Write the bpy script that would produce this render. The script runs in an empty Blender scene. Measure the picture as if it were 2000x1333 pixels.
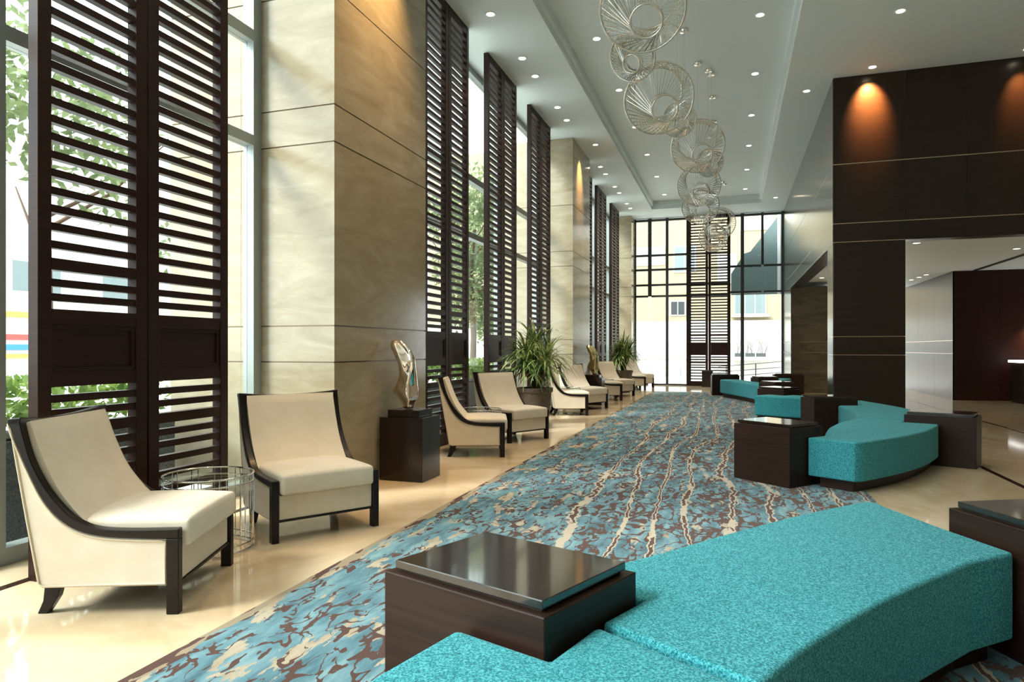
import bpy, bmesh, math, random
from mathutils import Vector, Matrix
random.seed(7)
PI = math.pi
sc = bpy.context.scene
COL = sc.collection

# ------------------------------------------------------------------ camera, world, light, exposure
F_PX, YAW, EYE = 1310.0, math.atan(429 / 1310.0), 1.25
cam_d = bpy.data.cameras.new('camera')
cam_d.sensor_width = 36.0
cam_d.lens = F_PX / 2000 * 36.0
cam_d.shift_y = (682 - 666.5) / 2000
cam_d.clip_start, cam_d.clip_end = 0.05, 300
cam = bpy.data.objects.new('camera', cam_d)
COL.objects.link(cam)
cam.location = (0, 0, EYE)
cam.rotation_euler = (PI / 2, 0, YAW)
sc.camera = cam

w = bpy.data.worlds.new('sky'); sc.world = w; w.use_nodes = True
bg = w.node_tree.nodes['Background']
bg.inputs['Color'].default_value = (0.86, 0.965, 1.0, 1)
bg.inputs['Strength'].default_value = 5.5

sun_d = bpy.data.lights.new('sun', 'SUN'); sun_d.energy = 6.0; sun_d.angle = math.radians(16); sun_d.color = (1, .96, .88)
sun = bpy.data.objects.new('sun', sun_d); COL.objects.link(sun)
sun.rotation_euler = Vector((0.60, 0.55, -0.72)).to_track_quat('-Z', 'Y').to_euler()

sc.view_settings.view_transform = 'Standard'
sc.view_settings.look = 'None'
sc.view_settings.gamma = 1
sc.view_settings.use_curve_mapping = False
sc.view_settings.exposure = 0.05
sc.cycles.max_bounces = 8
sc.cycles.adaptive_threshold = 0.025
DOWNLIGHT_W = 110.0

def portal(loc, rot, sx, sy):
    d = bpy.data.lights.new('window_portal', 'AREA'); d.shape = 'RECTANGLE'; d.size = sx; d.size_y = sy
    d.cycles.is_portal = True
    o = bpy.data.objects.new('window_portal', d); COL.objects.link(o); o.location = loc; o.rotation_euler = rot
portal((-4.2, 9.0, 2.9), (0, -PI / 2, 0), 5.8, 30)
portal((-0.8, 23.9, 2.9), (-PI / 2, 0, 0), 5.0, 5.8)
H = 5.78          # lower ceiling
HT = 6.02         # tray ceiling

# ------------------------------------------------------------------ materials
def mat(name, color=(.5, .5, .5), rough=.5, metal=0.0, spec=.5, **kw):
    m = bpy.data.materials.new(name); m.use_nodes = True
    b = m.node_tree.nodes['Principled BSDF']
    b.inputs['Base Color'].default_value = (*color, 1)
    b.inputs['Roughness'].default_value = rough
    b.inputs['Metallic'].default_value = metal
    b.inputs['Specular IOR Level'].default_value = spec
    for k, v in kw.items():
        b.inputs[k.replace('_', ' ')].default_value = v
    return m
class G:
    def __init__(s, m): s.m = m; s.t = m.node_tree; s.b = s.t.nodes['Principled BSDF']
    def n(s, typ, **kw):
        nd = s.t.nodes.new(typ)
        for k, v in kw.items(): setattr(nd, k, v)
        return nd
    def link(s, a, b): s.t.links.new(a, b)
    def coord(s, scale=(1, 1, 1), kind='Object'):
        tc = s.n('ShaderNodeTexCoord'); mp = s.n('ShaderNodeMapping'); mp.inputs['Scale'].default_value = scale
        s.link(tc.outputs[kind], mp.inputs['Vector']); return mp.outputs['Vector']
    def noise(s, vec, scale, detail=3, rough=.5, dist=0):
        nd = s.n('ShaderNodeTexNoise'); nd.inputs['Scale'].default_value = scale; nd.inputs['Detail'].default_value = detail
        nd.inputs['Roughness'].default_value = rough; nd.inputs['Distortion'].default_value = dist
        s.link(vec, nd.inputs['Vector']); return nd.outputs['Fac']
    def ramp(s, fac, stops, interp='LINEAR'):
        r = s.n('ShaderNodeValToRGB'); cr = r.color_ramp; cr.interpolation = interp
        while len(cr.elements) < len(stops): cr.elements.new(.5)
        for e, (p, c) in zip(cr.elements, stops): e.position = p; e.color = (*c, 1) if len(c) == 3 else c
        s.link(fac, r.inputs['Fac']); return r.outputs['Color']
    def mix(s, fac, a, b):
        x = s.n('ShaderNodeMix', data_type='RGBA')
        for v, i in ((fac, 0), (a, 6), (b, 7)):
            if isinstance(v, (int, float)): x.inputs[i].default_value = v
            elif isinstance(v, tuple): x.inputs[i].default_value = (*v, 1)
            else: s.link(v, x.inputs[i])
        return x.outputs[2]
    def math(s, op, a, b=None, c=None):
        x = s.n('ShaderNodeMath', operation=op)
        for v, i in ((a, 0), (b, 1), (c, 2)):
            if v is None: continue
            if isinstance(v, (int, float)): x.inputs[i].default_value = v
            else: s.link(v, x.inputs[i])
        return x.outputs[0]
    def color(s, c): s.link(c, s.b.inputs['Base Color'])
    def bump(s, fac, strength=.2, dist=.01):
        b = s.n('ShaderNodeBump'); b.inputs['Strength'].default_value = strength; b.inputs['Distance'].default_value = dist
        s.link(fac, b.inputs['Height']); s.link(b.outputs['Normal'], s.b.inputs['Normal'])
M = {}
def wood(name, c0, c1, rough, axis, **kw):
    m = mat(name, c0, rough, **kw); g = G(m)
    sc3 = {'x': (1.2, 40, 40), 'y': (40, 1.2, 40), 'z': (40, 40, 1.2), 'h': (1.2, 1.2, 55)}[axis]
    f = g.noise(g.coord(sc3), 1.6, 4, .6)
    g.color(g.ramp(f, [(.3, c0), (.7, c1)]))
    M[name] = m
wood('screen_wood', (.015, .0055, .0042), (.030, .0105, .0075), .42, 'h', spec=.25)
wood('wall_wood', (.017, .0100, .0068), (.032, .0195, .013), .30, 'h', spec=.28, Coat_Weight=.08, Coat_Roughness=.15)
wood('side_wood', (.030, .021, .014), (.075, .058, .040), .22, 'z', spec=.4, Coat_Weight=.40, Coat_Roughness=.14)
wood('passage_wood', (.018, .012, .008), (.055, .042, .028), .30, 'z', spec=.22, Coat_Weight=.12, Coat_Roughness=.16)
wood('red_wood', (.022, .006, .004), (.036, .011, .007), .42, 'h', spec=.2)
wood('table_wood', (.018, .0085, .0055), (.034, .016, .0105), .42, 'h', spec=.2)
wood('table_top_wood', (.014, .0070, .0048), (.022, .011, .0075), .22, 'x', spec=.4, Coat_Weight=1.0, Coat_Roughness=.07)
wood('chair_wood', (.0055, .003, .0024), (.011, .0062, .0045), .34, 'h', spec=.3)
wood('pedestal_wood', (.009, .0038, .003), (.017, .007, .0055), .20, 'h', spec=.4, Coat_Weight=.15, Coat_Roughness=.08)

m = M['stone'] = mat('stone', (.5, .45, .35), .16, spec=.5); g = G(m)
v = g.coord((1, 1, 3.2))
f1 = g.noise(v, 1.3, 6, .62, 1.2); f2 = g.noise(v, 7, 8, .7)
c = g.mix(g.math('MULTIPLY', f2, .55), g.ramp(f1, [(.3, (.285, .238, .152)), (.5, (.365, .318, .220)), (.72, (.45, .410, .308))]), (.24, .19, .115))
g.color(c)
m = M['marble_dark'] = mat('marble_dark', (.1, .08, .06), .10); g = G(m)
f1 = g.noise(g.coord((.6, .6, 3)), 1.5, 6, .6, 1.0)
g.color(g.ramp(f1, [(.3, (.070, .055, .038)), (.7, (.15, .12, .085))]))
m = M['floor'] = mat('floor', (.6, .5, .36), .07, spec=.5); g = G(m)
v = g.coord((1, .7, 1)); f1 = g.noise(v, .9, 6, .6, 1.5); f2 = g.noise(v, 5, 6, .7, 2)
c = g.ramp(f1, [(.28, (.50, .365, .215)), (.5, (.625, .495, .33)), (.75, (.73, .625, .47))])
g.color(g.mix(g.math('MULTIPLY', g.math('GREATER_THAN', f2, .64), .10), c, (.45, .34, .20)))
M['inlay'] = mat('inlay', (.035, .016, .010), .08)
M['ceiling'] = mat('ceiling', (.76, .85, .86), .55, spec=.3)
M['plaster'] = mat('plaster', (.55, .50, .42), .6)
M['bronze'] = mat('bronze', (.62, .50, .36), .18, 1.0)
M['joint'] = mat('joint', (.16, .115, .075), .28, .8)
M['groove'] = mat('groove', (.03, .025, .02), .3)
M['alu'] = mat('alu', (.34, .38, .37), .38, .25)
M['alu_dark'] = mat('alu_dark', (.045, .048, .05), .4, .3)
M['chrome'] = mat('chrome', (.80, .80, .78), .07, 1.0)
M['nickel'] = mat('nickel', (.80, .77, .72), .14, 1.0)
m = M['sculpture'] = mat('sculpture', (.85, .72, .62), .05, 1.0); g = G(m)
g.color(g.ramp(g.noise(g.coord((1, 1, 1)), 3.2, 2), [(.35, (.88, .84, .80)), (.65, (.86, .60, .44))]))
m = M['sculpture_gold'] = mat('sculpture_gold', (.85, .66, .36), .07, 1.0)
m = M['velvet'] = mat('velvet', (.66, .555, .41), .85, spec=.2, Sheen_Weight=.35, Sheen_Roughness=.4); g = G(m)
f = g.noise(g.coord(), 6, 4, .6)
g.color(g.ramp(f, [(.3, (.71, .625, .50)), (.7, (.78, .705, .585))])); g.bump(g.noise(g.coord(), 500, 2), .06, .002)
m = M['piping'] = mat('piping', (.66, .56, .42), .7)
m = M['teal'] = mat('teal', (.05, .40, .45), .95, spec=.15, Sheen_Weight=.08, Sheen_Roughness=.5); g = G(m)
f = g.noise(g.coord(), 165, 3, .75); f2 = g.noise(g.coord(), 2.0, 3)
c = g.ramp(f, [(.38, (.005, .080, .105)), (.5, (.030, .275, .325)), (.61, (.13, .50, .56))])
g.color(g.mix(g.math('MULTIPLY', f2, .35), c, (.03, .28, .33))); g.bump(f, .07, .003)
def emit(name, color, s):
    m = bpy.data.materials.new(name); m.use_nodes = True; t = m.node_tree; t.nodes.clear()
    e = t.nodes.new('ShaderNodeEmission'); o = t.nodes.new('ShaderNodeOutputMaterial')
    e.inputs['Color'].default_value = (*color, 1); e.inputs['Strength'].default_value = s
    t.links.new(e.outputs[0], o.inputs[0]); M[name] = m
emit('lamp', (1, .86, .62), 14)
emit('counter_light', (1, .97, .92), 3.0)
def glass(name, tint, refl):
    m = bpy.data.materials.new(name); m.use_nodes = True; t = m.node_tree; t.nodes.clear()
    tr = t.nodes.new('ShaderNodeBsdfTransparent'); gl = t.nodes.new('ShaderNodeBsdfGlossy'); mx = t.nodes.new('ShaderNodeMixShader')
    lw = t.nodes.new('ShaderNodeLayerWeight'); lw.inputs['Blend'].default_value = .5
    pw = t.nodes.new('ShaderNodeMath'); pw.operation = 'POWER'; pw.inputs[1].default_value = 5.0
    fr = t.nodes.new('ShaderNodeMath'); fr.operation = 'MULTIPLY_ADD'; fr.inputs[1].default_value = .45; fr.inputs[2].default_value = refl
    t.links.new(lw.outputs['Facing'], pw.inputs[0]); t.links.new(pw.outputs[0], fr.inputs[0])
    tr.inputs['Color'].default_value = (*tint, 1); gl.inputs['Roughness'].default_value = .02
    o = t.nodes.new('ShaderNodeOutputMaterial')
    t.links.new(fr.outputs[0], mx.inputs[0]); t.links.new(tr.outputs[0], mx.inputs[1]); t.links.new(gl.outputs[0], mx.inputs[2]); t.links.new(mx.outputs[0], o.inputs[0])
    M[name] = m
glass('glass', (.96, .985, .98), .02)
glass('table_glass', (.93, .97, .96), .05)
m = M['woven'] = mat('woven', (.07, .045, .03), .6); g = G(m)
wv = g.n('ShaderNodeTexWave', wave_type='BANDS', bands_direction='Z'); wv.inputs['Scale'].default_value = 26; wv.inputs['Distortion'].default_value = 6; wv.inputs['Detail'].default_value = 2; wv.inputs['Detail Scale'].default_value = 4
g.link(g.coord(), wv.inputs['Vector']); f = wv.outputs['Fac']
g.color(g.ramp(f, [(.2, (.05, .032, .022)), (.8, (.20, .14, .10))])); g.bump(f, .6, .01)
M['soil'] = mat('soil', (.03, .02, .013), .95)
m = M['leaf'] = mat('leaf', (.06, .14, .03), .45); g = G(m)
g.color(g.ramp(g.noise(g.coord(), 5, 2), [(.34, (.035, .085, .015)), (.50, (.13, .21, .05)), (.66, (.45, .46, .17))]))
M['bark'] = mat('bark', (.10, .055, .03), .85)
# carpet
m = M['carpet'] = mat('carpet', (.1, .3, .4), .98, spec=.1, Sheen_Weight=.15); g = G(m)
v = g.coord((1, 1, 1))
va = g.coord((1, .26, 1)); vb = g.coord((1, .34, 1)); vc = g.coord((1, .52, 1))
sep = g.n('ShaderNodeSeparateXYZ'); g.link(v, sep.inputs[0]); X, Y = sep.outputs[0], sep.outputs[1]
blue = g.ramp(g.noise(va, 9, 5, .65), [(.36, (.050, .135, .180)), (.50, (.115, .262, .325)), (.64, (.215, .385, .435))])
left = g.n('ShaderNodeMapRange'); left.inputs['From Min'].default_value = -1.65; left.inputs['From Max'].default_value = -.35; left.inputs['To Min'].default_value = 1; left.inputs['To Max'].default_value = 0
g.link(X, left.inputs['Value']); left = left.outputs[0]
bl2 = g.noise(va, 8.5, 5, .62, .3); big = g.noise(va, 1.3, 2)
beige_f = g.math('GREATER_THAN', g.math('ADD', bl2, g.math('ADD', g.math('MULTIPLY', left, .055), g.math('MULTIPLY', big, .16))), .680)
beige = g.ramp(g.noise(vb, 14, 4), [(.3, (.36, .295, .20)), (.7, (.53, .46, .345))])
col = g.mix(beige_f, blue, beige)
BR = (.085, .034, .022)
iso = g.math('ABSOLUTE', g.math('SUBTRACT', g.noise(vc, 11, 2, .5, .5), .5))
worm_w = g.math('MULTIPLY', g.math('SUBTRACT', g.noise(vc, 4.5, 3, .6), g.math('MULTIPLY_ADD', left, .17, .315)), .25)
worm = g.math('LESS_THAN', iso, worm_w)
col = g.mix(worm, col, BR)
dash = g.math('GREATER_THAN', g.noise(g.coord((1, .34, 1)), 19, 2, .5), g.math('MULTIPLY_ADD', left, -.045, .665))
col = g.mix(dash, col, BR)
wx = g.math('ADD', g.math('MULTIPLY', X, 3.5), g.math('ADD', g.math('MULTIPLY', g.noise(g.coord((1, .30, 1)), .8, 2), 3.0), g.math('MULTIPLY', g.noise(vc, 13, 3, .6), .30)))
d = g.math('ABSOLUTE', g.math('SUBTRACT', g.math('FRACT', wx), .5))
brk = g.math('GREATER_THAN', g.noise(vb, 4.5, 3), .43)
side = g.math('GREATER_THAN', g.math('ADD', X, g.math('MULTIPLY', big, .8)), -.35)
msk = g.math('MULTIPLY', brk, side)
col = g.mix(g.math('MULTIPLY', g.math('LESS_THAN', d, .075), side), col, (.55, .475, .365))
col = g.mix(g.math('MULTIPLY', g.math('LESS_THAN', d, .036), msk), col, BR)
bord = g.math('LESS_THAN', g.math('ADD', X, g.math('MULTIPLY', g.noise(va, 9, 3), .20)), -1.50)
bb = g.ramp(g.noise(va, 12, 3), [(.50, (.33, .265, .175)), (.53, BR)], 'CONSTANT')
col = g.mix(bord, col, bb)
tuft = g.noise(v, 330, 2, .6)
col = g.mix(g.math('MULTIPLY', tuft, .25), col, (.02, .02, .02))
g.color(col); g.bump(tuft, .5, .006)
# outdoors
M['pavement'] = mat('pavement', (.62, .60, .57), .8)
m = M['granite'] = mat('granite', (.05, .055, .06), .5); g = G(m)
g.color(g.ramp(g.noise(g.coord(), 60, 4, .8), [(.4, (.022, .025, .028)), (.65, (.11, .12, .125))]))
m = M['hedge'] = mat('hedge', (.15, .25, .05), .6); g = G(m)
g.color(g.ramp(g.noise(g.coord(), 4, 3), [(.35, (.09, .17, .03)), (.65, (.28, .38, .10))]))
m = M['tree_leaf'] = mat('tree_leaf', (.12, .2, .06), .6); g = G(m)
g.color(g.ramp(g.noise(g.coord(), 2, 3), [(.35, (.10, .14, .06)), (.65, (.24, .29, .13))]))
for k in ('tree_leaf', 'hedge', 'leaf'):
    t = M[k].node_tree; b = t.nodes['Principled BSDF']; out = t.nodes['Material Output']
    tr = t.nodes.new('ShaderNodeBsdfTranslucent'); mx = t.nodes.new('ShaderNodeMixShader'); mx.inputs[0].default_value = .45 if k != 'leaf' else .25
    src = b.inputs['Base Color'].links[0].from_socket
    t.links.new(src, tr.inputs['Color']); t.links.new(b.outputs[0], mx.inputs[1]); t.links.new(tr.outputs[0], mx.inputs[2]); t.links.new(mx.outputs[0], out.inputs['Surface'])
M['cream_wall'] = mat('cream_wall', (.34, .275, .175), .9)
M['white_wall'] = mat('white_wall', (.55, .53, .48), .9)
M['grey_wall'] = mat('grey_wall', (.42, .42, .42), .9)
M['blue_glass'] = mat('blue_glass', (.17, .21, .215), .3)
M['dark_glass'] = mat('dark_glass', (.05, .055, .06), .15)
M['slab'] = mat('slab', (.155, .215, .215), .7)
M['orange'] = mat('orange', (.75, .30, .08), .8)
M['red'] = mat('red', (.6, .08, .07), .8)
M['sign_blue'] = mat('sign_blue', (.05, .22, .6), .8)
M['yellow'] = mat('yellow', (.7, .45, .08), .8)
M['white_frame'] = mat('white_frame', (.75, .75, .75), .6)

# ------------------------------------------------------------------ mesh helpers
class MB:
    def __init__(s): s.v = []; s.f = []
    def box(s, x0, x1, y0, y1, z0, z1):
        b = len(s.v)
        s.v += [(x0, y0, z0), (x1, y0, z0), (x1, y1, z0), (x0, y1, z0), (x0, y0, z1), (x1, y0, z1), (x1, y1, z1), (x0, y1, z1)]
        s.f += [tuple(b + i for i in q) for q in ((0, 3, 2, 1), (4, 5, 6, 7), (0, 1, 5, 4), (1, 2, 6, 5), (2, 3, 7, 6), (3, 0, 4, 7))]
        return s
    def prism(s, poly, z0, z1):
        b = len(s.v); n = len(poly)
        if sum(poly[i][0] * poly[(i + 1) % n][1] - poly[(i + 1) % n][0] * poly[i][1] for i in range(n)) < 0: poly = poly[::-1]
        s.v += [(x, y, z0) for x, y in poly] + [(x, y, z1) for x, y in poly]
        s.f += [tuple(b + i for i in range(n - 1, -1, -1)), tuple(b + n + i for i in range(n))]
        s.f += [(b + i, b + (i + 1) % n, b + n + (i + 1) % n, b + n + i) for i in range(n)]
        return s
    def prof(s, poly, x0, x1):            # polygon in (y, z) extruded along x
        k = len(s.v); s.prism(poly, x0, x1)
        for i in range(k, len(s.v)):
            a, b2, c2 = s.v[i]; s.v[i] = (c2, a, b2)
        return s
    def profy(s, poly, y0, y1):           # polygon in (x, z) extruded along y
        k = len(s.v); s.prism(poly, y0, y1)
        for i in range(k, len(s.v)):
            a, b2, c2 = s.v[i]; s.v[i] = (a, -c2 + y0 + y1, b2)
        return s
    def tube(s, path, r, n=6, closed=False, taper=None):
        b = len(s.v); P = [Vector(p) for p in path]; L = len(P); up = None
        for i, p in enumerate(P):
            t = (P[(i + 1) % L] - P[i - 1]) if closed else (P[min(i + 1, L - 1)] - P[max(i - 1, 0)])
            t.normalize()
            if up is None:
                up = Vector((0, 0, 1)) if abs(t.z) < .9 else Vector((1, 0, 0))
            a = t.cross(up)
            if a.length < 1e-5: a = t.orthogonal()
            a.normalize(); up2 = a.cross(t).normalized(); up = up2
            rr = r if taper is None else r * taper[i]
            for k in range(n):
                th = 2 * PI * k / n
                s.v.append(tuple(p + a * math.cos(th) * rr + up2 * math.sin(th) * rr))
        for i in range(L if closed else L - 1):
            j = (i + 1) % L
            for k in range(n):
                s.f.append((b + i * n + k, b + i * n + (k + 1) % n, b + j * n + (k + 1) % n, b + j * n + k))
        if not closed:
            s.f += [tuple(b + k for k in range(n - 1, -1, -1)), tuple(b + (L - 1) * n + k for k in range(n))]
        return s
    def ring(s, c, R, r, normal=(0, 0, 1), n=40, m=6):
        q = Vector(normal).to_track_quat('Z', 'Y')
        return s.tube([Vector(c) + q @ Vector((R * math.cos(2 * PI * i / n), R * math.sin(2 * PI * i / n), 0)) for i in range(n)], r, m, True)
    def lathe(s, prof, n=24, c=(0, 0)):
        b = len(s.v); L = len(prof)
        for r, z in prof:
            for k in range(n):
                th = 2 * PI * k / n; s.v.append((c[0] + r * math.cos(th), c[1] + r * math.sin(th), z))
        for i in range(L - 1):
            for k in range(n):
                s.f.append((b + i * n + k, b + i * n + (k + 1) % n, b + (i + 1) * n + (k + 1) % n, b + (i + 1) * n + k))
        s.f += [tuple(b + k for k in range(n - 1, -1, -1)), tuple(b + (L - 1) * n + k for k in range(n))]
        return s
    def quad(s, a, b2, c, d):
        b = len(s.v); s.v += [tuple(a), tuple(b2), tuple(c), tuple(d)]; s.f.append((b, b + 1, b + 2, b + 3)); return s
    def mesh(s, name, m):
        me = bpy.data.meshes.new(name); me.from_pydata(s.v, [], s.f); me.update()
        if m: me.materials.append(M[m])
        return me
    def build(s, name, m, parent=None, bevel=0, seg=2, smooth=False, angle=30, loc=None, subsurf=0):
        o = bpy.data.objects.new(name, s.mesh(name, m)); COL.objects.link(o)
        if parent: o.parent = parent
        if loc: o.location = loc
        if bevel:
            b = o.modifiers.new('bevel', 'BEVEL'); b.width = bevel; b.segments = seg; b.limit_method = 'ANGLE'; b.angle_limit = math.radians(angle)
        if subsurf:
            b = o.modifiers.new('sub', 'SUBSURF'); b.levels = subsurf; b.render_levels = subsurf
        if smooth:
            for p in o.data.polygons: p.use_smooth = True
        return o
def inst(name, me, parent, loc, rot=(0, 0, 0), scale=(1, 1, 1)):
    o = bpy.data.objects.new(name, me); COL.objects.link(o); o.parent = parent; o.location = loc; o.rotation_euler = rot; o.scale = scale; return o
def tag(o, label, cat, group=None, kind=None):
    o['label'] = label; o['category'] = cat
    if group: o['group'] = group
    if kind: o['kind'] = kind
    return o
def thing(name, label, cat, loc=(0, 0, 0), rz=0, group=None):
    o = bpy.data.objects.new(name, None); COL.objects.link(o); o.location = loc; o.rotation_euler = (0, 0, rz); o.empty_display_size = .2
    return tag(o, label, cat, group)
def struct(o): o['kind'] = 'structure'; return o
def semp(name, loc=(0, 0, 0)):
    o = bpy.data.objects.new(name, None); COL.objects.link(o); o.location = loc; o.empty_display_size = .2; return struct(o)
def copy_tree(o, parent=None):
    c = o.copy(); COL.objects.link(c); c.parent = parent
    for ch in o.children: copy_tree(ch, c)
    return c
def inset(poly, d):
    n = len(poly)
    A = sum(poly[i][0] * poly[(i + 1) % n][1] - poly[(i + 1) % n][0] * poly[i][1] for i in range(n))
    s = 1 if A > 0 else -1; out = []
    for i in range(n):
        p0, p1, p2 = Vector(poly[i - 1]), Vector(poly[i]), Vector(poly[(i + 1) % n])
        a = (p1 - p0).normalized(); b = (p2 - p1).normalized()
        na, nb = Vector((-a.y, a.x)) * s, Vector((-b.y, b.x)) * s
        t = na + nb; t = t / max(t.length_squared / 2, .35)
        out.append(tuple(p1 + t * d))
    return out
def spline(pts, n=6):
    out = []; L = len(pts)
    for i in range(L - 1):
        p0, p1, p2, p3 = [Vector(pts[min(max(i + k, 0), L - 1)]) for k in (-1, 0, 1, 2)]
        for k in range(n):
            t = k / n
            out.append(tuple(.5 * ((2 * p1) + (p2 - p0) * t + (2 * p0 - 5 * p1 + 4 * p2 - p3) * t * t + (3 * p1 - p0 - 3 * p2 + p3) * t ** 3)))
    out.append(tuple(pts[-1])); return out

# ------------------------------------------------------------------ room shell
X0, X1, YB, YF = -4.10, 9.0, -6.0, 23.72
struct(MB().box(-4.12, X1, YB, YF + .1, -.12, 0).build('floor', 'floor'))
fl = bpy.data.objects['floor']
for x, ww, y0, y1 in ((-3.62, .06, YB, 23.6), (2.51, .055, YB, 12.3), (4.12, .055, YB, 18.8)):
    MB().box(x - ww / 2, x + ww / 2, y0, y1, -.01, .0015).build('inlay_strip', 'inlay', fl)
tag(MB().box(-1.65, 1.65, -8, 10.4, 0, .007).build('carpet_runner', 'carpet', loc=(-.53, 9.6, 0)), 'long blue, beige and brown abstract patterned carpet runner', 'carpet')

c = MB()
c.box(X0, -2.46, YB, YF + .1, H, H + .5); c.box(.88, X1, YB, YF + .1, H, H + .5); c.box(-2.46, .88, 22.1, YF + .1, H, H + .5); c.box(-2.46, .88, YB, 1.0, H, H + .5)
ce = struct(c.build('ceiling', 'ceiling'))
t = MB(); t.box(-2.46, .88, 1.0, 22.1, HT, HT + .2); t.build('tray_panel', 'ceiling', ce)
t = MB(); z0, z1 = H + .10, HT
t.box(-2.46, -2.40, 1, 22.1, z0, z1); t.box(.82, .88, 1, 22.1, z0, z1); t.box(-2.40, .82, 22.02, 22.1, z0, z1)
t.build('tray_cornice', 'ceiling', ce)
struct(MB().box(-4.2, X1, YB - .2, YB, -.1, H + .3).build('wall_back', 'plaster'))
struct(MB().box(X1, X1 + .2, YB, 24, -.1, H + .3).build('wall_right_outer', 'plaster'))

# stone columns
ZJ = [0, 1.135, 1.45, 3.03, 3.35, 4.34, H]
def column(y0, y1, label):
    cx, cy = (-3.23 - 5.0) / 2, (y0 + y1) / 2
    t = thing('stone_column', label, 'column', (cx, cy, 0), 0, 'stone columns along the windows')
    hx, hy = (5.0 - 3.23) / 2, (y1 - y0) / 2
    MB().box(-hx + .012, hx - .012, -hy + .012, hy - .012, 0, H - .003).build('core', 'joint', t)
    for a, b in zip(ZJ, ZJ[1:]):
        MB().box(-hx, hx, -hy, hy, a + .006 if a else 0, b - .006 if b < H else H - .003).build('stone_block', 'stone', t)
column(4.98, 6.78, 'polished beige stone column nearest the camera, behind the near pedestal')
column(14.05, 15.85, 'polished beige stone column halfway down the hall, behind the gilded sculpture')
column(22.9, 23.66, 'polished beige stone column in the far left corner of the hall')

# left window wall
def pane(parent, x0, x1, y0, y1, z0, z1): MB().box(x0, x1, y0, y1, z0, z1).build('pane', 'glass', parent)
WX0, WX1 = -4.09, -3.98
def window_bay(idx, mull, label=None):
    r = semp('window_%d' % idx, (0, mull[0], 0))
    oy = mull[0]
    for y in mull: MB().box(WX0, WX1, y - .05 - oy, y + .05 - oy, 0, H - .002).build('mullion', 'alu', r)
    for a, b in zip(mull, mull[1:]):
        for z, hh in ((.05, .10), (3.08, .09), (4.0, .10), (H - .05, .09)):
            MB().box(WX0, WX1, a + .05 - oy, b - .05 - oy, z - hh / 2, z + hh / 2).build('transom', 'alu', r)
        for z0, z1 in ((.10, 3.035), (3.125, 3.95), (4.05, H - .095)):
            pane(r, -4.055, -4.045, a + .05 - oy, b - .05 - oy, z0, z1)
window_bay(1, [-5.9, -4.1, -2.3, -.4, 1.3, 2.72, 4.93])
window_bay(2, [6.84, 9.22, 11.48, 13.98])
window_bay(3, [15.92, 18.0, 20.25, 22.84])

# far window wall
r = semp('window_4', (0, YF, 0))
y0, y1 = -.05, .06
for x, z0, z1, hw in ((-3.22, 0, H, .04), (-2.71, 3.08, H, .06), (-2.12, 0, H, .045), (-1.36, 0, H, .04), (-.10, 0, H, .04), (.34, 0, H, .055), (.97, 4.05, H, .04), (1.585, 0, H, .03)):
    MB().box(x - hw, x + hw, y0, y1, z0, z1 - .002).build('mullion', 'alu_dark', r)
spans = {'l': [(-3.18, -2.77), (-2.65, -2.165), (-2.075, -1.40)], 'm': [(-1.32, -.14)], 'r': [(-.06, .285), (.395, .93), (1.01, 1.555)]}
lz = [3.08, 3.47, 4.0, 4.5, H - .06]; rz_ = [3.15, 4.02, H - .06]
for k, zs in (('l', lz), ('m', lz), ('r', rz_)):
    for a, b in spans[k]:
        for z in zs: MB().box(a, b, y0, y1, z - .035, z + .035).build('transom', 'alu_dark', r)
        MB().box(a, b, y0, y1, 0, .05).build('transom', 'alu_dark', r)
        pane(r, a, b, .0, .008, .05, H - .1)

# ------------------------------------------------------------------ right dark timber wall
wr = semp('wall_right', (1.61, 12.33, 0))
def wp(name, m, x0, x1, y0, y1, z0, z1): return MB().box(x0 - 1.61, x1 - 1.61, y0 - 12.33, y1 - 12.33, z0, z1).build(name, m, wr)
wp('core', 'groove', 1.625, X1, 12.345, 12.6, 3.03, H - .003); wp('core', 'groove', 1.625, 1.9, 12.6, YF, 3.0, H - .003)
wp('pier_core', 'groove', 1.625, 2.665, 12.345, 12.99, 0, 3.03)
wp('end_core', 'groove', 1.625, 2.7, 20.75, YF, 0, 3.03)
J = .007
for z in (3.03, 3.34, 4.33):
    wp('metal_strip', 'bronze', 1.613, 2.68 if z < 3.1 else 6.2, 12.332, 12.344, z - .006, z + .006); wp('metal_strip', 'bronze', 1.613, 1.624, 12.346, YF, z - .006, z + .006)
for z in (1.15, 1.455):
    wp('metal_strip', 'bronze', 1.613, 2.678, 12.332, 12.344, z - .006, z + .006); wp('metal_strip', 'bronze', 1.613, 1.624, 12.346, 12.99, z - .006, z + .006); wp('metal_strip', 'bronze', 1.634, 2.7, 20.705, 20.745, z - .006, z + .006)
xs = [1.615, 2.68, 3.54, 4.4, 5.3, 6.2, 7.1, 8.0, X1]
for z0, z1 in ((3.03 + J, 3.34 - J), (3.34 + J, 4.33 - J), (4.33 + J, H - .004)):
    for a, b in zip(xs, xs[1:]): wp('panel', 'wall_wood', a + .0015, b - .0015, 12.33, 12.35, z0, z1)
ys = [12.352, 13.9, 15.5, 17.1, 18.7, 20.3, 21.9, YF]
for z0, z1 in ((3.0, 3.03 - J), (3.03 + J, 3.34 - J), (3.34 + J, 4.33 - J), (4.33 + J, H - .004)):
    for a, b in zip(ys, ys[1:]): wp('panel', 'side_wood', 1.61, 1.63, a + .0015, b - .0015, z0, z1)
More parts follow.
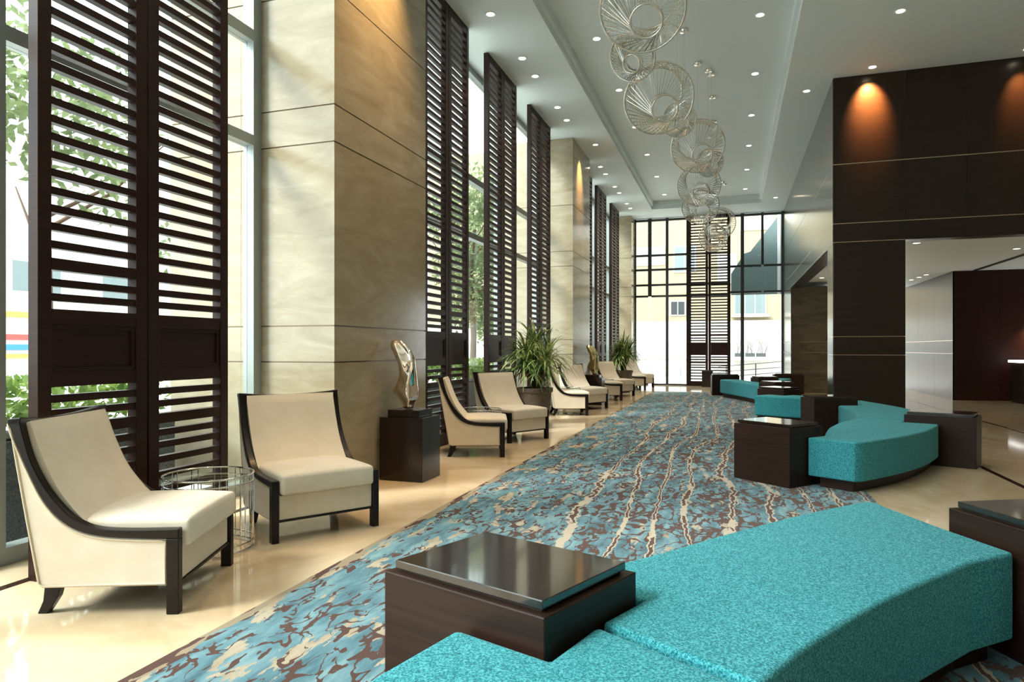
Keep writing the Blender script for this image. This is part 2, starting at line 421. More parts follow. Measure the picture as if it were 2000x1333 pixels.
for z0, z1 in ((0, 1.15 - J), (1.15 + J, 1.455 - J), (1.455 + J, 3.03 - J)):
    wp('panel', 'wall_wood', 1.632, 2.68, 12.33, 12.35, z0, z1)
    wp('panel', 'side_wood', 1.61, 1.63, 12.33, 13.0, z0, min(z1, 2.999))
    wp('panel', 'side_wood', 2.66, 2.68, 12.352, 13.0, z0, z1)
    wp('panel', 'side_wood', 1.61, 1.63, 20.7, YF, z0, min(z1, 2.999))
    wp('panel', 'marble_dark', 1.632, 2.7, 20.70, 20.752, z0, z1)
    wp('panel', 'marble_dark', 2.7, 2.75, 20.70, YF, z0, z1)
wp('panel', 'wall_wood', 1.632, 2.66, 12.98, 13.0, 0, 3.02)
# low ceiling behind the timber wall, reception
struct(MB().box(1.64, X1, 12.36, YF, 3.15, 3.25).build('ceiling_reception', 'ceiling'))
MB().box(5.52, 5.62, 12.4, 18.8, 3.138, 3.149).build('linear_slot', 'groove', bpy.data.objects['ceiling_reception'])
w2 = semp('wall_reception', (5.15, 18.9, 0))
MB().box(0, X1 - 5.15, .02, YF - 18.9, 0, 3.149).build('core', 'groove', w2)
for a, b in ((0, 1.13), (1.145, 1.45), (1.465, 3.148)):
    for y in (0.0, 1.6, 3.2): MB().box(-.02, 0, y, min(y + 1.595, YF - 18.9), a, b).build('panel', 'passage_wood', w2)
for i in range(4): MB().box(i * .97 - .02, min(i * .97 + .965, X1 - 5.15) - .02, 0, .018, 0, 3.148).build('panel', 'red_wood', w2)
for z in (1.1375, 1.4575): MB().box(-.022, -.002, 0, 4.7, z - .006, z + .006).build('metal_strip', 'bronze', w2)

# ------------------------------------------------------------------ louvred screens
slat_me = MB().box(-.024, .024, -.303, .303, -.021, .021).mesh('slat', 'screen_wood')
def screen(loc, rz, label):
    t = thing('louvred_screen', label, 'screen', loc, rz, 'tall louvred timber screens')
    for y in (-.675, -.047, .047, .675):
        MB().box(-.0375, .0375, y - .0385 if abs(y) > .1 else y - .041, y + .0385 if abs(y) > .1 else y + .041, 0, H - .003).build('stile', 'screen_wood', t, bevel=.003, seg=1)
    for s in (-1, 1):
        yc = s * .362
        for z0, z1 in ((0, .16), (.765, .83), (1.04, 1.12), (1.39, 1.47), (1.685, 1.75), (H - .12, H - .003)):
            MB().box(-.034, .034, yc - .272, yc + .272, z0, z1).build('rail', 'screen_wood', t)
        MB().box(-.020, .016, yc - .272, yc + .272, 1.12, 1.39).build('panel', 'screen_wood', t)
        p = MB()
        for a, b, c2, d2 in ((-.272, .272, 1.12, 1.145), (-.272, .272, 1.365, 1.39), (-.272, -.247, 1.145, 1.365), (.247, .272, 1.145, 1.365)):
            p.box(.016, .028, yc + a, yc + b, c2, d2)
        p.build('panel_moulding', 'screen_wood', t)
        zs = [.235, .335, .43, .53, .625, .705][0:6] + [.895, .975] + [1.535, 1.615]
        z = 1.825
        while z < H - .15: zs.append(z); z += .0985
        for z in zs: inst('slat', slat_me, t, (.008, yc, z), scale=(1, .27 / .303, 1))
    return t
SX = -3.565
for y, lab in ((3.335, 'tall dark louvred timber screen nearest the camera, behind the first armchair'),
               (8.10, 'tall dark louvred screen just beyond the near stone column'),
               (10.32, 'tall dark louvred screen behind the near potted palm, left of its crown'),
               (12.60, 'tall dark louvred screen just before the second stone column'),
               (16.92, 'narrow-looking louvred screen just beyond the second stone column'),
               (19.05, 'middle one of the three far left louvred screens'),
               (21.42, 'louvred screen behind the far potted palm, next to the far corner column')):
    screen((SX, y, 0), 0, lab)
screen((-.75, 23.55, 0), -PI / 2, 'louvred screen standing in the far window wall, facing down the hall')

# ------------------------------------------------------------------ downlights
ring_me = MB().lathe([(.052, -.002), (.075, -.008), (.078, 0), (.052, .0)], 20).mesh('trim_ring', 'ceiling')
lens_me = MB().lathe([(.0, -.0015), (.055, -.0015), (.055, .0), (0.0, .0)], 16).mesh('lens', 'lamp')
def downlight(x, y, z, label, power=1.0, cone=75, group='recessed ceiling downlights', col=(1, .70, .40), tilt=(0, 0, 0)):
    t = thing('downlight', label, 'downlight', (x, y, z), 0, group)
    inst('trim_ring', ring_me, t, (0, 0, 0)); inst('lens', lens_me, t, (0, 0, -.001))
    d = bpy.data.lights.new('downlight_beam', 'SPOT'); d.energy = DOWNLIGHT_W * power; d.spot_size = math.radians(cone); d.spot_blend = .8; d.color = col; d.shadow_soft_size = .05
    o = bpy.data.objects.new('downlight_beam', d); COL.objects.link(o); o.parent = t; o.location = (0, 0, -.02); o.rotation_euler = tilt; d.spot_blend = .8 if tilt == (0, 0, 0) else 1.0
ORD = ['first', 'second', 'third', 'fourth', 'fifth', 'sixth', 'seventh', 'eighth', 'ninth', 'tenth', 'eleventh', 'twelfth']
k = 0
for y in (2.6, 3.5, 7.7, 8.53, 9.98, 10.70, 12.21, 12.95, 16.53, 17.25, 18.68, 19.46, 20.97, 21.70):
    if y > 8: lab = ORD[k] + ' round downlight from the top in the row above the louvred screens'; k += 1
    else: lab = 'round downlight beyond the top edge, above the nearest screens'
    downlight(-3.10, y, H, lab, .8, group='downlights above the screens')
downlight(-2.87, 5.64, H, 'round downlight washing the near stone column, out at the top', 6, 75, col=(1, .58, .22), tilt=(0, .35, 0), group='column wash downlights')
downlight(-2.87, 14.71, H, 'round downlight washing the second stone column with a warm cone', 3.6, 52, col=(1, .58, .22), tilt=(0, .45, 0))
zz = HT
for i, y in enumerate((3.75, 5.9, 8.0, 10.2, 12.35, 14.52, 16.67, 18.88, 21.15)):
    for x, sd in ((-1.97, 'left'), (.385, 'right')):
        if i > 2: lab = ORD[i - 3] + ' round downlight from the top in the ' + sd + ' row of the tray ceiling'
        else: lab = 'round downlight beyond the top edge in the ' + sd + ' tray row'
        downlight(x, y, zz, lab, 1.0, 90, sd + ' row of tray downlights', (1, .86, .68))
downlight(2.15, 10.16, H, 'round downlight on the right ceiling margin, nearest the top edge', .8)
downlight(2.15, 12.04, H, 'round downlight casting the orange glow on the dark timber wall', 13, 62, col=(1, .40, .12), tilt=(.62, 0, 0))
downlight(4.25, 12.04, H, 'round downlight over the right end of the timber wall', 2.5, 50, col=(1, .40, .12), tilt=(.5, 0, 0))
downlight(1.25, 12.8, H, 'round downlight just left of the timber wall corner', .6)
downlight(1.25, 21.51, H, 'small far downlight on the right ceiling margin near the end windows', .8)
for x, y, l in ((3.15, 13.68, 'round downlight in the low reception ceiling beside the pier'), (5.13, 15.04, 'round downlight at the right of the low reception ceiling'),
                (4.69, 20.94, 'leftmost of three small downlights deep in the reception passage'), (4.72, 20.25, 'middle of three small downlights deep in the reception passage'), (4.73, 19.61, 'rightmost of three small downlights deep in the reception passage'),
                (1.95, 18.6, 'left one of two downlights in the side passage ceiling'), (2.29, 19.6, 'right one of two downlights in the side passage ceiling')):
    downlight(x, y, 3.15, l, .35, 100)

# ------------------------------------------------------------------ armchairs
def chair_proto():
    t = thing('slipper_chair', '', 'armchair', group='cream armchairs with dark frames')
    Yf = lambda q: .33 - q
    outer = spline([(.738, .92), (.71, .829), (.643, .668), (.581, .545), (.508, .455), (.429, .402), (.316, .373), (.146, .36), (-.03, .355)], 4)
    inner = spline([(.688, .928), (.643, .75), (.576, .61), (.497, .506), (.429, .448), (.339, .413), (.192, .402), (-.03, .402)], 4)
    band = [(Yf(a), b) for a, b in outer] + [(Yf(a), b) for a, b in inner[::-1]]
    pan = [(Yf(a), b - .004) for a, b in outer if a > .022] + [(Yf(.026), .352), (Yf(.026), .135), (Yf(.59), .135), (Yf(.612), .152), (Yf(.665), .45), (Yf(.71), .714), (Yf(.736), .88)]
    for s in (-1, 1):
        x0, x1 = (.328, .374) if s > 0 else (-.374, -.328)
        MB().prof(band, x0, x1).build('side_frame', 'chair_wood', t, bevel=.004, seg=1, angle=40)
        MB().prof([(Yf(.027), 0), (Yf(-.03), 0), (Yf(-.03), .356), (Yf(.027), .356)], x0, x1).build('leg', 'chair_wood', t, bevel=.003, seg=1)
        xa, xb = (.326, .362) if s > 0 else (-.362, -.326)
        sp = MB().prof(pan, xa, xb).build('side_panel', 'velvet', t, bevel=.006, seg=2, angle=50)
        xo = .364 * s
        MB().tube([(xo, y, z) for y, z in inset(pan, .008)], .0055, 5, True).build('piping', 'piping', sp, smooth=True)
        lg = MB().prof([(Yf(.528), .14), (Yf(.545), .075), (Yf(.592), 0), (Yf(.637), 0), (Yf(.612), .06), (Yf(.604), .14)], .30 * s - .022, .30 * s + .022).build('leg', 'chair_wood', t, bevel=.003, seg=1, angle=50)
    back = [(.615, .14), (.665, .45), (.71, .714), (.737, .90), (.70, .90), (.675, .714), (.63, .45), (.57, .14)]
    MB().prof([(Yf(a), b) for a, b in back], -.327, .327).build('back_panel', 'velvet', t, bevel=.006, seg=2, angle=50)
    # backrest cushion: slightly crowned grid
    fr = spline([(.665, .905), (.612, .75), (.545, .60), (.462, .485), (.40, .42)], 4)
    bk = spline([(.70, .905), (.668, .72), (.62, .52), (.57, .42), (.53, .36)], 4)
    m = MB(); nx = 10
    for i, ((a, b), (a2, b2)) in enumerate(zip(fr, bk)):
        v = i / (len(fr) - 1)
        for k in range(nx + 1):
            u = k / nx; x = -.322 + .644 * u
            pf = .022 * (4 * u * (1 - u)) ** .4 * (1 if .02 < v else .3)
            m.v.append((x, Yf(a - pf * .75), b + pf * .25))
    n1 = len(m.v)
    for (a2, b2) in bk:
        for k in range(nx + 1): m.v.append((-.322 + .644 * k / nx, Yf(a2), b2))
    R = len(fr)
    for off, flip in ((0, 0), (n1, 1)):
        for i in range(R - 1):
            for k in range(nx):
                q = (off + i * (nx + 1) + k, off + (i + 1) * (nx + 1) + k, off + (i + 1) * (nx + 1) + k + 1, off + i * (nx + 1) + k + 1)
                m.f.append(q[::-1] if flip == 0 else q)
    for k in range(nx): m.f.append((k, k + 1, n1 + k + 1, n1 + k)); e = (R - 1) * (nx + 1); m.f.append((e + k + 1, e + k, n1 + e + k, n1 + e + k + 1))
    for i in range(R - 1):
        a = i * (nx + 1); b = a + nx + 1
        m.f.append((a, n1 + a, n1 + b, b)); m.f.append((b + nx, n1 + b + nx, n1 + a + nx, a + nx))
    m.build('backrest', 'velvet', t, smooth=True, bevel=.006, seg=2, angle=55)
    # top rail dips a little in the middle
    m = MB(); N = 12
    for i in range(N + 1):
        u = -1 + 2 * i / N; x = .374 * u; dz = -.022 * (1 - u * u); yb = .012 * (1 - u * u)
        for (a, b) in ((.738, .895), (.684, .90), (.680, .932), (.742, .926)): m.v.append((x, Yf(a) - yb, b + dz))
    for i in range(N):
        for k in range(4): m.f.append((4 * i + k, 4 * i + (k + 1) % 4, 4 * i + 4 + (k + 1) % 4, 4 * i + 4 + k))
    m.f += [(3, 2, 1, 0), tuple(4 * N + k for k in range(4))]
    m.build('top_rail', 'chair_wood', t, bevel=.004, seg=1)
    # seat base, rail, cushion
    MB().box(-.326, .326, Yf(.60), Yf(-.012), .142, .30).build('seat_base', 'velvet', t, bevel=.006)
    MB().box(-.345, .345, Yf(.60), Yf(-.02), .130, .141).build('bottom_rail', 'chair_wood', t)
    m = MB(); nx, ny = 10, 10
    x0, x1, ya, yb = -.322, .322, Yf(.52), Yf(-.062)
    for lvl in (0, 1):
        for j in range(ny + 1):
            for i in range(nx + 1):
                u, v = i / nx, j / ny
                cr = (max(0, 4 * u * (1 - u)) ** .5) * (max(0, 4 * v * (1 - v)) ** .5)
                m.v.append((x0 + (x1 - x0) * u, ya + (yb - ya) * v, .306 if lvl == 0 else .437 + .034 * cr))
    N1 = (nx + 1) * (ny + 1)
    for j in range(ny):
        for i in range(nx):
            a = j * (nx + 1) + i
            m.f.append((a, a + nx + 1, a + nx + 2, a + 1)); m.f.append((N1 + a, N1 + a + 1, N1 + a + nx + 2, N1 + a + nx + 1))
    for i in range(nx):
        m.f.append((i, i + 1, N1 + i + 1, N1 + i)); a = ny * (nx + 1) + i; m.f.append((a + 1, a, N1 + a, N1 + a + 1))
    for j in range(ny):
        a = j * (nx + 1); b = a + nx + 1
        m.f.append((b, a, N1 + a, N1 + b)); a += nx; b += nx; m.f.append((a, b, N1 + b, N1 + a))
    m.build('seat_cushion', 'velvet', t, smooth=True, bevel=.022, seg=4, angle=50)
    return t
proto = chair_proto()
spots = [(-2.64, 2.845, 22, 'cream armchair nearest the camera, at the far left, seen from its side'),
         (-2.60, 3.915, -34, 'cream armchair between the wire side table and the near pedestal'),
         (-2.64, 7.66, 20, 'cream armchair just right of the near pedestal, white side panel towards us'),
         (-2.63, 8.74, -29, 'cream armchair in front of the near woven plant pot'),
         (-2.70, 12.70, 20, 'cream armchair just right of the near woven plant pot, side towards us'),
         (-2.68, 13.75, -29, 'cream armchair in front of the second stone column, seat towards the carpet'),
         (-2.66, 16.55, 20, 'cream armchair just right of the gilded sculpture, mostly hidden'),
         (-2.66, 17.70, -29, 'cream armchair in front of the far potted palm'),
         (-2.62, 20.90, 20, 'cream armchair just right of the far woven pot, nearer of the last pair'),
         (-2.60, 21.85, -29, 'cream armchair farthest away, beside the end windows')]
for i, (x, y, a, lab) in enumerate(spots):
    o = proto if i == 0 else copy_tree(proto)
    a = math.radians(a); o['label'] = lab
    o.location = (x - .33 * math.cos(a), y - .33 * math.sin(a), 0); o.rotation_euler = (0, 0, a - PI / 2)

# wire side tables
def table_proto():
    t = thing('wire_side_table', '', 'side table', group='round wire side tables')
    R, Ht = .265, .465
    for z in (.012, .05): MB().ring((0, 0, z), R, .006, n=48).build('ring', 'chrome', t, smooth=True)
    for z in (Ht, Ht - .045): MB().ring((0, 0, z), R, .0065, n=48).build('ring', 'chrome', t, smooth=True)
    wire = MB().tube([(0, 0, .012), (0, 0, Ht)], .0032, 5).mesh('upright_wire', 'chrome')
    for k in range(12):
        for d in (-.075, .075):
            a = 2 * PI * k / 12 + d; inst('upright_wire', wire, t, (R * math.cos(a), R * math.sin(a), 0))
    MB().lathe([(.0, Ht - .040), (R - .008, Ht - .040), (R - .008, Ht - .032), (0, Ht - .032)], 40).build('glass_top', 'table_glass', t)
    return t
tp = table_proto()
for i, (x, y, lab) in enumerate([(-3.115, 3.40, 'chrome wire drum side table between the two nearest armchairs'),
                                 (-3.12, 8.22, 'chrome wire side table behind the second pair of armchairs'),
                                 (-3.16, 13.25, 'chrome wire side table between the third pair of armchairs'),
                                 (-3.14, 17.15, 'chrome wire side table between the fourth pair of armchairs')]):
    o = tp if i == 0 else copy_tree(tp)
    o.location = (x, y, 0); o['label'] = lab

# ------------------------------------------------------------------ pedestals and sculptures
def pedestal(x, y, lab):
    t = thing('pedestal', lab, 'pedestal', (x, y, 0), 0, 'dark sculpture pedestals')
    MB().box(-.225, .225, -.20, .20, .0, .60).build('box', 'pedestal_wood', t, bevel=.003, seg=1)
    MB().box(-.165, .165, -.15, .15, .601, .668).build('plinth', 'pedestal_wood', t, bevel=.003, seg=1)
pedestal(-2.965, 5.88, 'dark polished cube pedestal against the near stone column')
pedestal(-2.965, 14.95, 'dark polished cube pedestal against the second stone column')
def sculpture(x, y, m, lab, flip=1):
    S = [(0, -.034, .05, .040), (.022, -.045, .050, .045), (.055, -.05, .055, .05), (.09, -.073, .079, .06), (.125, -.115, .087, .07), (.157, -.153, .090, .072), (.19, -.142, .088, .075), (.225, -.115, .082, .078),
         (.26, -.10, .080, .080), (.31, -.083, .078, .080), (.37, -.078, .078, .075), (.43, -.084, .075, .07), (.48, -.100, .073, .065), (.54, -.130, .055, .06), (.595, -.155, .020, .052), (.64, -.160, -.03, .042), (.665, -.150, -.06, .022), (.672, -.13, -.08, .006)]
    m2 = MB(); n = 28; sec = []
    Z = [s[0] for s in S]
    for (z, a, b, d) in S:
        a, b = a * 1.14, b * 1.14; cx, hw = (a + b) / 2, (b - a) / 2; ang = 2.4 * z
        for k in range(n):
            th = 2 * PI * k / n
            lens = 1 - .28 * math.cos(3 * th + 5 * z)      # three soft ridges twisting upwards
            px = hw * math.cos(th); py = d * math.sin(th) * lens
            hollow = -.050 * math.exp(-((z - .36) / .17) ** 2) * math.exp(-((th - 1.5 * PI) / .55) ** 2)
            m2.v.append(((cx + px + .02) * flip, py - hollow + .02 * math.sin(9 * z), z))
    L = len(S)
    for i in range(L - 1):
        for k in range(n): m2.f.append((i * n + k, i * n + (k + 1) % n, (i + 1) * n + (k + 1) % n, (i + 1) * n + k))
    m2.f += [tuple(range(n - 1, -1, -1)), tuple((L - 1) * n + k for k in range(n))]
    o = m2.build('abstract_sculpture', m, None, smooth=True, subsurf=2)
    o.location = (x, y, .669)
    tag(o, lab, 'sculpture', 'abstract sculptures on pedestals')
sculpture(-3.01, 5.88, 'sculpture', 'polished chrome and copper twisted abstract sculpture on the near pedestal')
sculpture(-2.965, 14.95, 'sculpture_gold', 'small-looking gilded twisted abstract sculpture on the far pedestal')

# ------------------------------------------------------------------ potted palms
def palm(x, y, lab, seed, plab):
    R = random.Random(seed)
    t = thing('potted_palm', lab, 'plant', (x, y, 0), 0, 'potted dracaena palms')
    pot = MB().lathe([(.19, 0), (.20, .01), (.262, .56), (.285, .575), (.285, .635), (.255, .635), (.245, .58), (.02, .575)], 28).build('woven_pot', 'woven', t)
    MB().lathe([(.001, .578), (.243, .578), (.243, .60), (.001, .60)], 20).build('soil', 'soil', t)
    heads = []
    for i in range(7):
        a = 2 * PI * i / 7 + R.uniform(-.3, .3); q = .0 if i == 0 else R.uniform(.20, .38) * (.6 if math.cos(a) < -.3 else 1); hh = R.uniform(.98, 1.16) if q else 1.25
        if q > .33: hh -= .08
        p = [(0, 0, .58), (q * .45 * math.cos(a), q * .45 * math.sin(a), .58 + (hh - .58) * .35), (q * .95 * math.cos(a), q * .95 * math.sin(a), .58 + (hh - .58) * .75), (q * math.cos(a), q * math.sin(a), hh)]
        sp = spline(p, 4)
        MB().tube(sp, .024, 7, taper=[1.3 - .7 * k / (len(sp) - 1) for k in range(len(sp))]).build('stem', 'bark', t, smooth=True)
        heads.append(Vector(p[-1]))
    for hd in heads:
        m = MB()
        for k in range(80):
            az = R.uniform(0, 2 * PI); el = R.uniform(-.25, 1.35); L = R.uniform(.42, .72); wd = R.uniform(.010, .017)
            if math.cos(az) < -.2: L = min(L, max(.18, (hd.x + .56) / max(.35, -math.cos(az)) * .95))
            d = Vector((math.cos(az) * math.cos(el), math.sin(az) * math.cos(el), math.sin(el))); sd = Vector((-math.sin(az), math.cos(az), 0))
            p = hd + Vector((0, 0, R.uniform(-.10, .08))); prev = None; N = 6
            for j in range(N + 1):
                q = j / N; ww = wd * (1 - q) ** .6 * (.6 + .8 * min(q * 3, 1)) if q < 1 else .0008
                cur = (p - sd * ww, p + sd * ww)
                if prev: m.quad(prev[0], prev[1], cur[1], cur[0])
                prev = cur; p = p + d * (L / N); d = (d + Vector((0, 0, -.22 - .12 * q))).normalized()
        m.build('leaf_crown', 'leaf', t)['kind'] = 'stuff'
palm(-2.97, 10.25, 'large bushy potted palm in a brown woven pot between the second and third armchair pairs', 3, '')
palm(-2.97, 19.35, 'smaller-looking bushy potted palm near the far windows', 9, '')

# ------------------------------------------------------------------ serpentine ottoman and cube tables
def cen(p): return (sum(a for a, b in p) / len(p), sum(b for a, b in p) / len(p))
def cube_table(poly, lab, z=.0, hb=.53):
    cx, cy = cen(poly); q = [(a - cx, b - cy) for a, b in poly]
    t = thing('cube_table', lab, 'table', (cx, cy, z), 0, 'dark timber cube tables')
    MB().prism(q, 0, hb).build('box', 'table_wood', t, bevel=.003, seg=1)
    MB().prism(inset(q, .035), hb, hb + .008).build('reveal', 'groove', t)
    MB().prism(inset(q, .024), hb + .008, hb + .034).build('top', 'table_top_wood', t, bevel=.0025, seg=1)
def ottoman(poly, lab, z=.0, top=.44):
    cx, cy = cen(poly); q = inset([(a - cx, b - cy) for a, b in poly], .006)
    t = thing('ottoman_module', lab, 'ottoman', (cx, cy, z), 0, 'turquoise serpentine ottoman modules')
    MB().prism(inset(q, .07), 0, .10).build('plinth', 'table_wood', t)
    MB().prism(q, .095, top).build('upholstery', 'teal', t, bevel=.03, seg=4, smooth=False, angle=28)
    u = t.children[-1]
    for p in u.data.polygons: p.use_smooth = True
    wn = u.modifiers.new('wn', 'WEIGHTED_NORMAL'); wn.weight = 100; wn.keep_sharp = False
def rect(f, l, r): return [l, f, r, (l[0] + r[0] - f[0], l[1] + r[1] - f[1])]
CZ = .007
cube_table(rect((-.47, 1.71), (-1.06, 1.92), (-.29, 2.16)), 'dark timber cube table in the foreground with a glossy stepped top', CZ)
cube_table([(.925, 3.47), (1.19, 2.91), (1.62, 3.12), (1.355, 3.68)], 'dark timber cube table cut off by the right edge of the picture', CZ)
cube_table([(.02, 6.83), (.49, 6.43), (.80, 6.80), (.33, 7.20)], 'dark timber cube table at the near end of the middle turquoise ottoman', CZ)
cube_table([(1.80, 8.35), (2.41, 8.10), (2.59, 8.54), (1.98, 8.79)], 'dark timber cube table right of the middle turquoise ottoman, on the marble')
cube_table([(1.12, 10.43), (1.71, 10.62), (1.57, 11.07), (.98, 10.88)], 'dark timber cube table behind the middle ottoman, in front of the timber pier', CZ)
cube_table([(.86, 12.50), (1.17, 12.86), (.75, 13.22), (.44, 12.86)], 'lower-looking dark cube table just above the small turquoise ottoman end', CZ)
cube_table([(.83, 14.75), (1.26, 15.0), (.98, 15.48), (.55, 15.23)], 'dark cube table at the near end of the far turquoise ottoman', CZ)
cube_table([(-.5, 18.75), (.2, 18.9), (.12, 19.4), (-.55, 19.25)], 'dark cube table behind the left end of the far turquoise ottoman', CZ)
cube_table([(.62, 17.45), (1.1, 17.65), (.92, 18.05), (.45, 17.85)], 'dark cube table in the middle of the far turquoise ottoman', CZ)
cube_table([(1.12, 20.0), (1.9, 20.1), (1.85, 20.55), (1.1, 20.45)], 'dark cube table farthest right, standing by the side passage')
B = [(-.37, 1.955), (-.275, 2.17), (-.57, 2.275)] + spline([(-.43, 2.49), (-.28, 2.69), (-.06, 3.02), (.28, 3.49), (.55, 3.82), (.70, 3.97)], 4) + [(.905, 3.46), (1.065, 3.125)] + spline([(.87, 2.945), (.51, 2.465), (.225, 2.01), (.07, 1.70)], 5)
A = [(-.38, 1.95), (-.455, 1.695), (-.76, 1.80)] + spline([(-.84, 1.5), (-.90, 1.2), (-.92, .85)], 4) + [(-.90, .5), (-.1, .45)] + spline([(-.10, .75), (-.06, 1.2), (.06, 1.69)], 4)
ottoman(A, 'turquoise ottoman module at the bottom edge of the picture', CZ)
ottoman(B, 'large turquoise curved ottoman module filling the lower right foreground', CZ)
C_ = [(.645, 6.605), (1.0, 6.38)] + spline([(1.08, 6.42), (1.47, 6.93), (1.80, 7.48), (2.04, 8.02), (2.10, 8.215)], 5) + [(1.79, 8.34), (1.88, 8.575), (1.385, 8.66)] + spline([(1.13, 8.13), (.95, 7.55), (.86, 7.1), (.81, 6.80)], 4)
D_ = [(1.385, 8.68)] + spline([(1.44, 9.06), (1.49, 9.55), (1.48, 10.0), (1.43, 10.52)], 4) + [(1.72, 10.61), (1.62, 10.93), (1.66, 11.45), (1.92, 11.70)] + spline([(2.12, 11.0), (2.26, 10.28), (2.30, 9.5), (2.29, 8.69)], 4) + [(1.985, 8.81), (1.89, 8.60)]
ottoman(C_, 'turquoise ottoman module with a curved front, between two cube tables in the middle', CZ)
ottoman(D_, 'turquoise ottoman module behind the curved one, running up to the timber pier', CZ)
ottoman([(.36, 12.35), (.72, 12.13), (1.15, 11.95), (1.52, 11.60), (1.58, 12.22), (1.02, 12.66), (.86, 12.48), (.62, 12.69)], 'turquoise ottoman end left of the cube table before the timber pier', CZ)
ottoman(spline([(.58, 15.30), (.50, 16.0), (.16, 17.1), (-.14, 17.9), (-.30, 18.4)], 5) + spline([(-.22, 18.62), (.18, 18.62), (.40, 17.90), (.58, 17.42), (1.02, 16.4), (1.02, 15.55)], 4)[0:] , 'turquoise curved ottoman module at the far end of the carpet', CZ)
ottoman([(.50, 18.3), (.95, 18.10), (1.3, 18.8), (1.55, 19.75), (1.15, 19.85), (.8, 19.2)], 'thin-looking turquoise ottoman module beyond the far one', CZ)
t = thing('waste_bin', 'dark square bin in front of the far louvred screen', 'bin', (-.76, 23.05, 0))
MB().box(-.17, .17, -.17, .17, 0, .5).build('body', 'pedestal_wood', t, bevel=.004); MB().box(-.18, .18, -.18, .18, .5, .55).build('lid', 'groove', t, bevel=.004)

# ------------------------------------------------------------------ wire chandelier
def cage(p, D, axis, lab, seed, can):
    R = random.Random(seed)
    t = thing('wire_pendant', lab, 'pendant', p, 0, 'wire cage pendants')
    q = Vector(axis).normalized().to_track_quat('Z', 'Y')
    # nested rings: wide middle ring, medium back ring, small front ring
    specs = [(D / 2, 0, (0, 0)), (D * .36, -.30 * D, (.03 * D, .05 * D)), (D * .185, .24 * D, (.05 * D, -.10 * D))]
    rings = []
    for rr, off, (ox, oy) in specs:
        c2 = q @ Vector((ox, oy, off))
        MB().ring(c2, rr, .0125 * (D / .876) ** .5, q @ Vector((0, 0, 1)), 44, 6).build('ring', 'nickel', t, smooth=True)
        rings.append((rr, Vector((ox, oy, off))))
    m = MB(); N = 44
    for (ra, ca), (rb, cb), tw in ((rings[0], rings[1], 7), (rings[0], rings[1], -7), (rings[0], rings[2], 4)):
        for k in range(N):
            a = 2 * PI * k / N; b = 2 * PI * (k + tw) / N
            m.tube([q @ (ca + Vector((ra * math.cos(a), ra * math.sin(a), 0))), q @ (cb + Vector((rb * math.cos(b), rb * math.sin(b), 0)))], .0044, 3)
    # inner sleeve behind the small ring
    rb, cb = rings[2]; 
    for k in range(28):
        a = 2 * PI * k / 28
        m.tube([q @ (cb + Vector((rb * math.cos(a), rb * math.sin(a), 0))), q @ (cb + Vector((rb * math.cos(a), rb * math.sin(a), -.17 * D)))], .0028, 3)
    m.build('wires', 'nickel', t)['kind'] = 'stuff'
    MB().ring(q @ (cb + Vector((0, 0, -.17 * D))), rb, .007, q @ Vector((0, 0, 1)), 36, 5).build('ring', 'nickel', t, smooth=True)
    for (dx, dy) in can:
        hz = HT - p[2]
        MB().lathe([(.012, hz - .05), (.055, hz - .045), (.062, hz - .02), (.062, hz - .001), (.001, hz - .001)], 20, (dx, dy)).build('canopy', 'nickel', t, smooth=False)
        ang = math.atan2(dy, dx); e = Vector((dx, dy, 0))
        MB().tube([(dx, dy, .0 if e.length < .3 else .02), (dx, dy, hz - .04)], .003, 5).build('cable', 'chrome', t)
cages = [((-0.878, 7.031, 4.791), .876, (.05, -.80, -.62), 'big wire cage pendant at the top edge of the picture, nearest of the chain', [(.2, .15), (-.15, .2)]),
         ((-1.072, 7.665, 4.565), .535, (-.25, -.80, -.50), 'small wire cage pendant tucked under the nearest big one', [(.1, .0)]),
         ((-0.882, 8.722, 4.447), .876, (.25, -.80, -.45), 'second big wire cage pendant, its small ring at lower right', [(.32, .10), (.24, -.18)]),
         ((-0.742, 10.200, 4.644), .50, (.3, -.8, -.35), 'small wire cage pendant under the second big one', [(.06, .1)]),
         ((-0.539, 11.662, 4.651), .876, (.2, -.85, -.45), 'third big wire cage pendant, below the three ceiling canopies', [(.0, -.1), (.16, .25), (.2, .42)]),
         ((-0.394, 13.145, 4.755), .52, (.3, -.85, -.35), 'small wire cage pendant at the lower right of the third big one', [(.05, .05)]),
         ((-0.650, 14.513, 4.669), .876, (.0, -.85, -.45), 'fourth wire cage pendant, pale against the tray ceiling end', [(.3, .1)]),
         ((-0.663, 15.537, 4.439), .80, (.1, -.9, -.35), 'fifth wire cage pendant, just above the far louvred screen top', [(.2, .1)]),
         ((-0.331, 19.901, 4.806), .90, (.2, -.9, -.3), 'sixth wire cage pendant, rightmost in front of the far screen', [(.1, .1), (.15, .4)]),
         ((-0.456, 18.230, 4.143), .72, (-.1, -.9, -.3), 'lowest wire cage pendant at the far end of the chain', [(0, .1)])]
for i, (p, D, ax, lab, can) in enumerate(cages): cage(p, D, ax, lab, i, can)

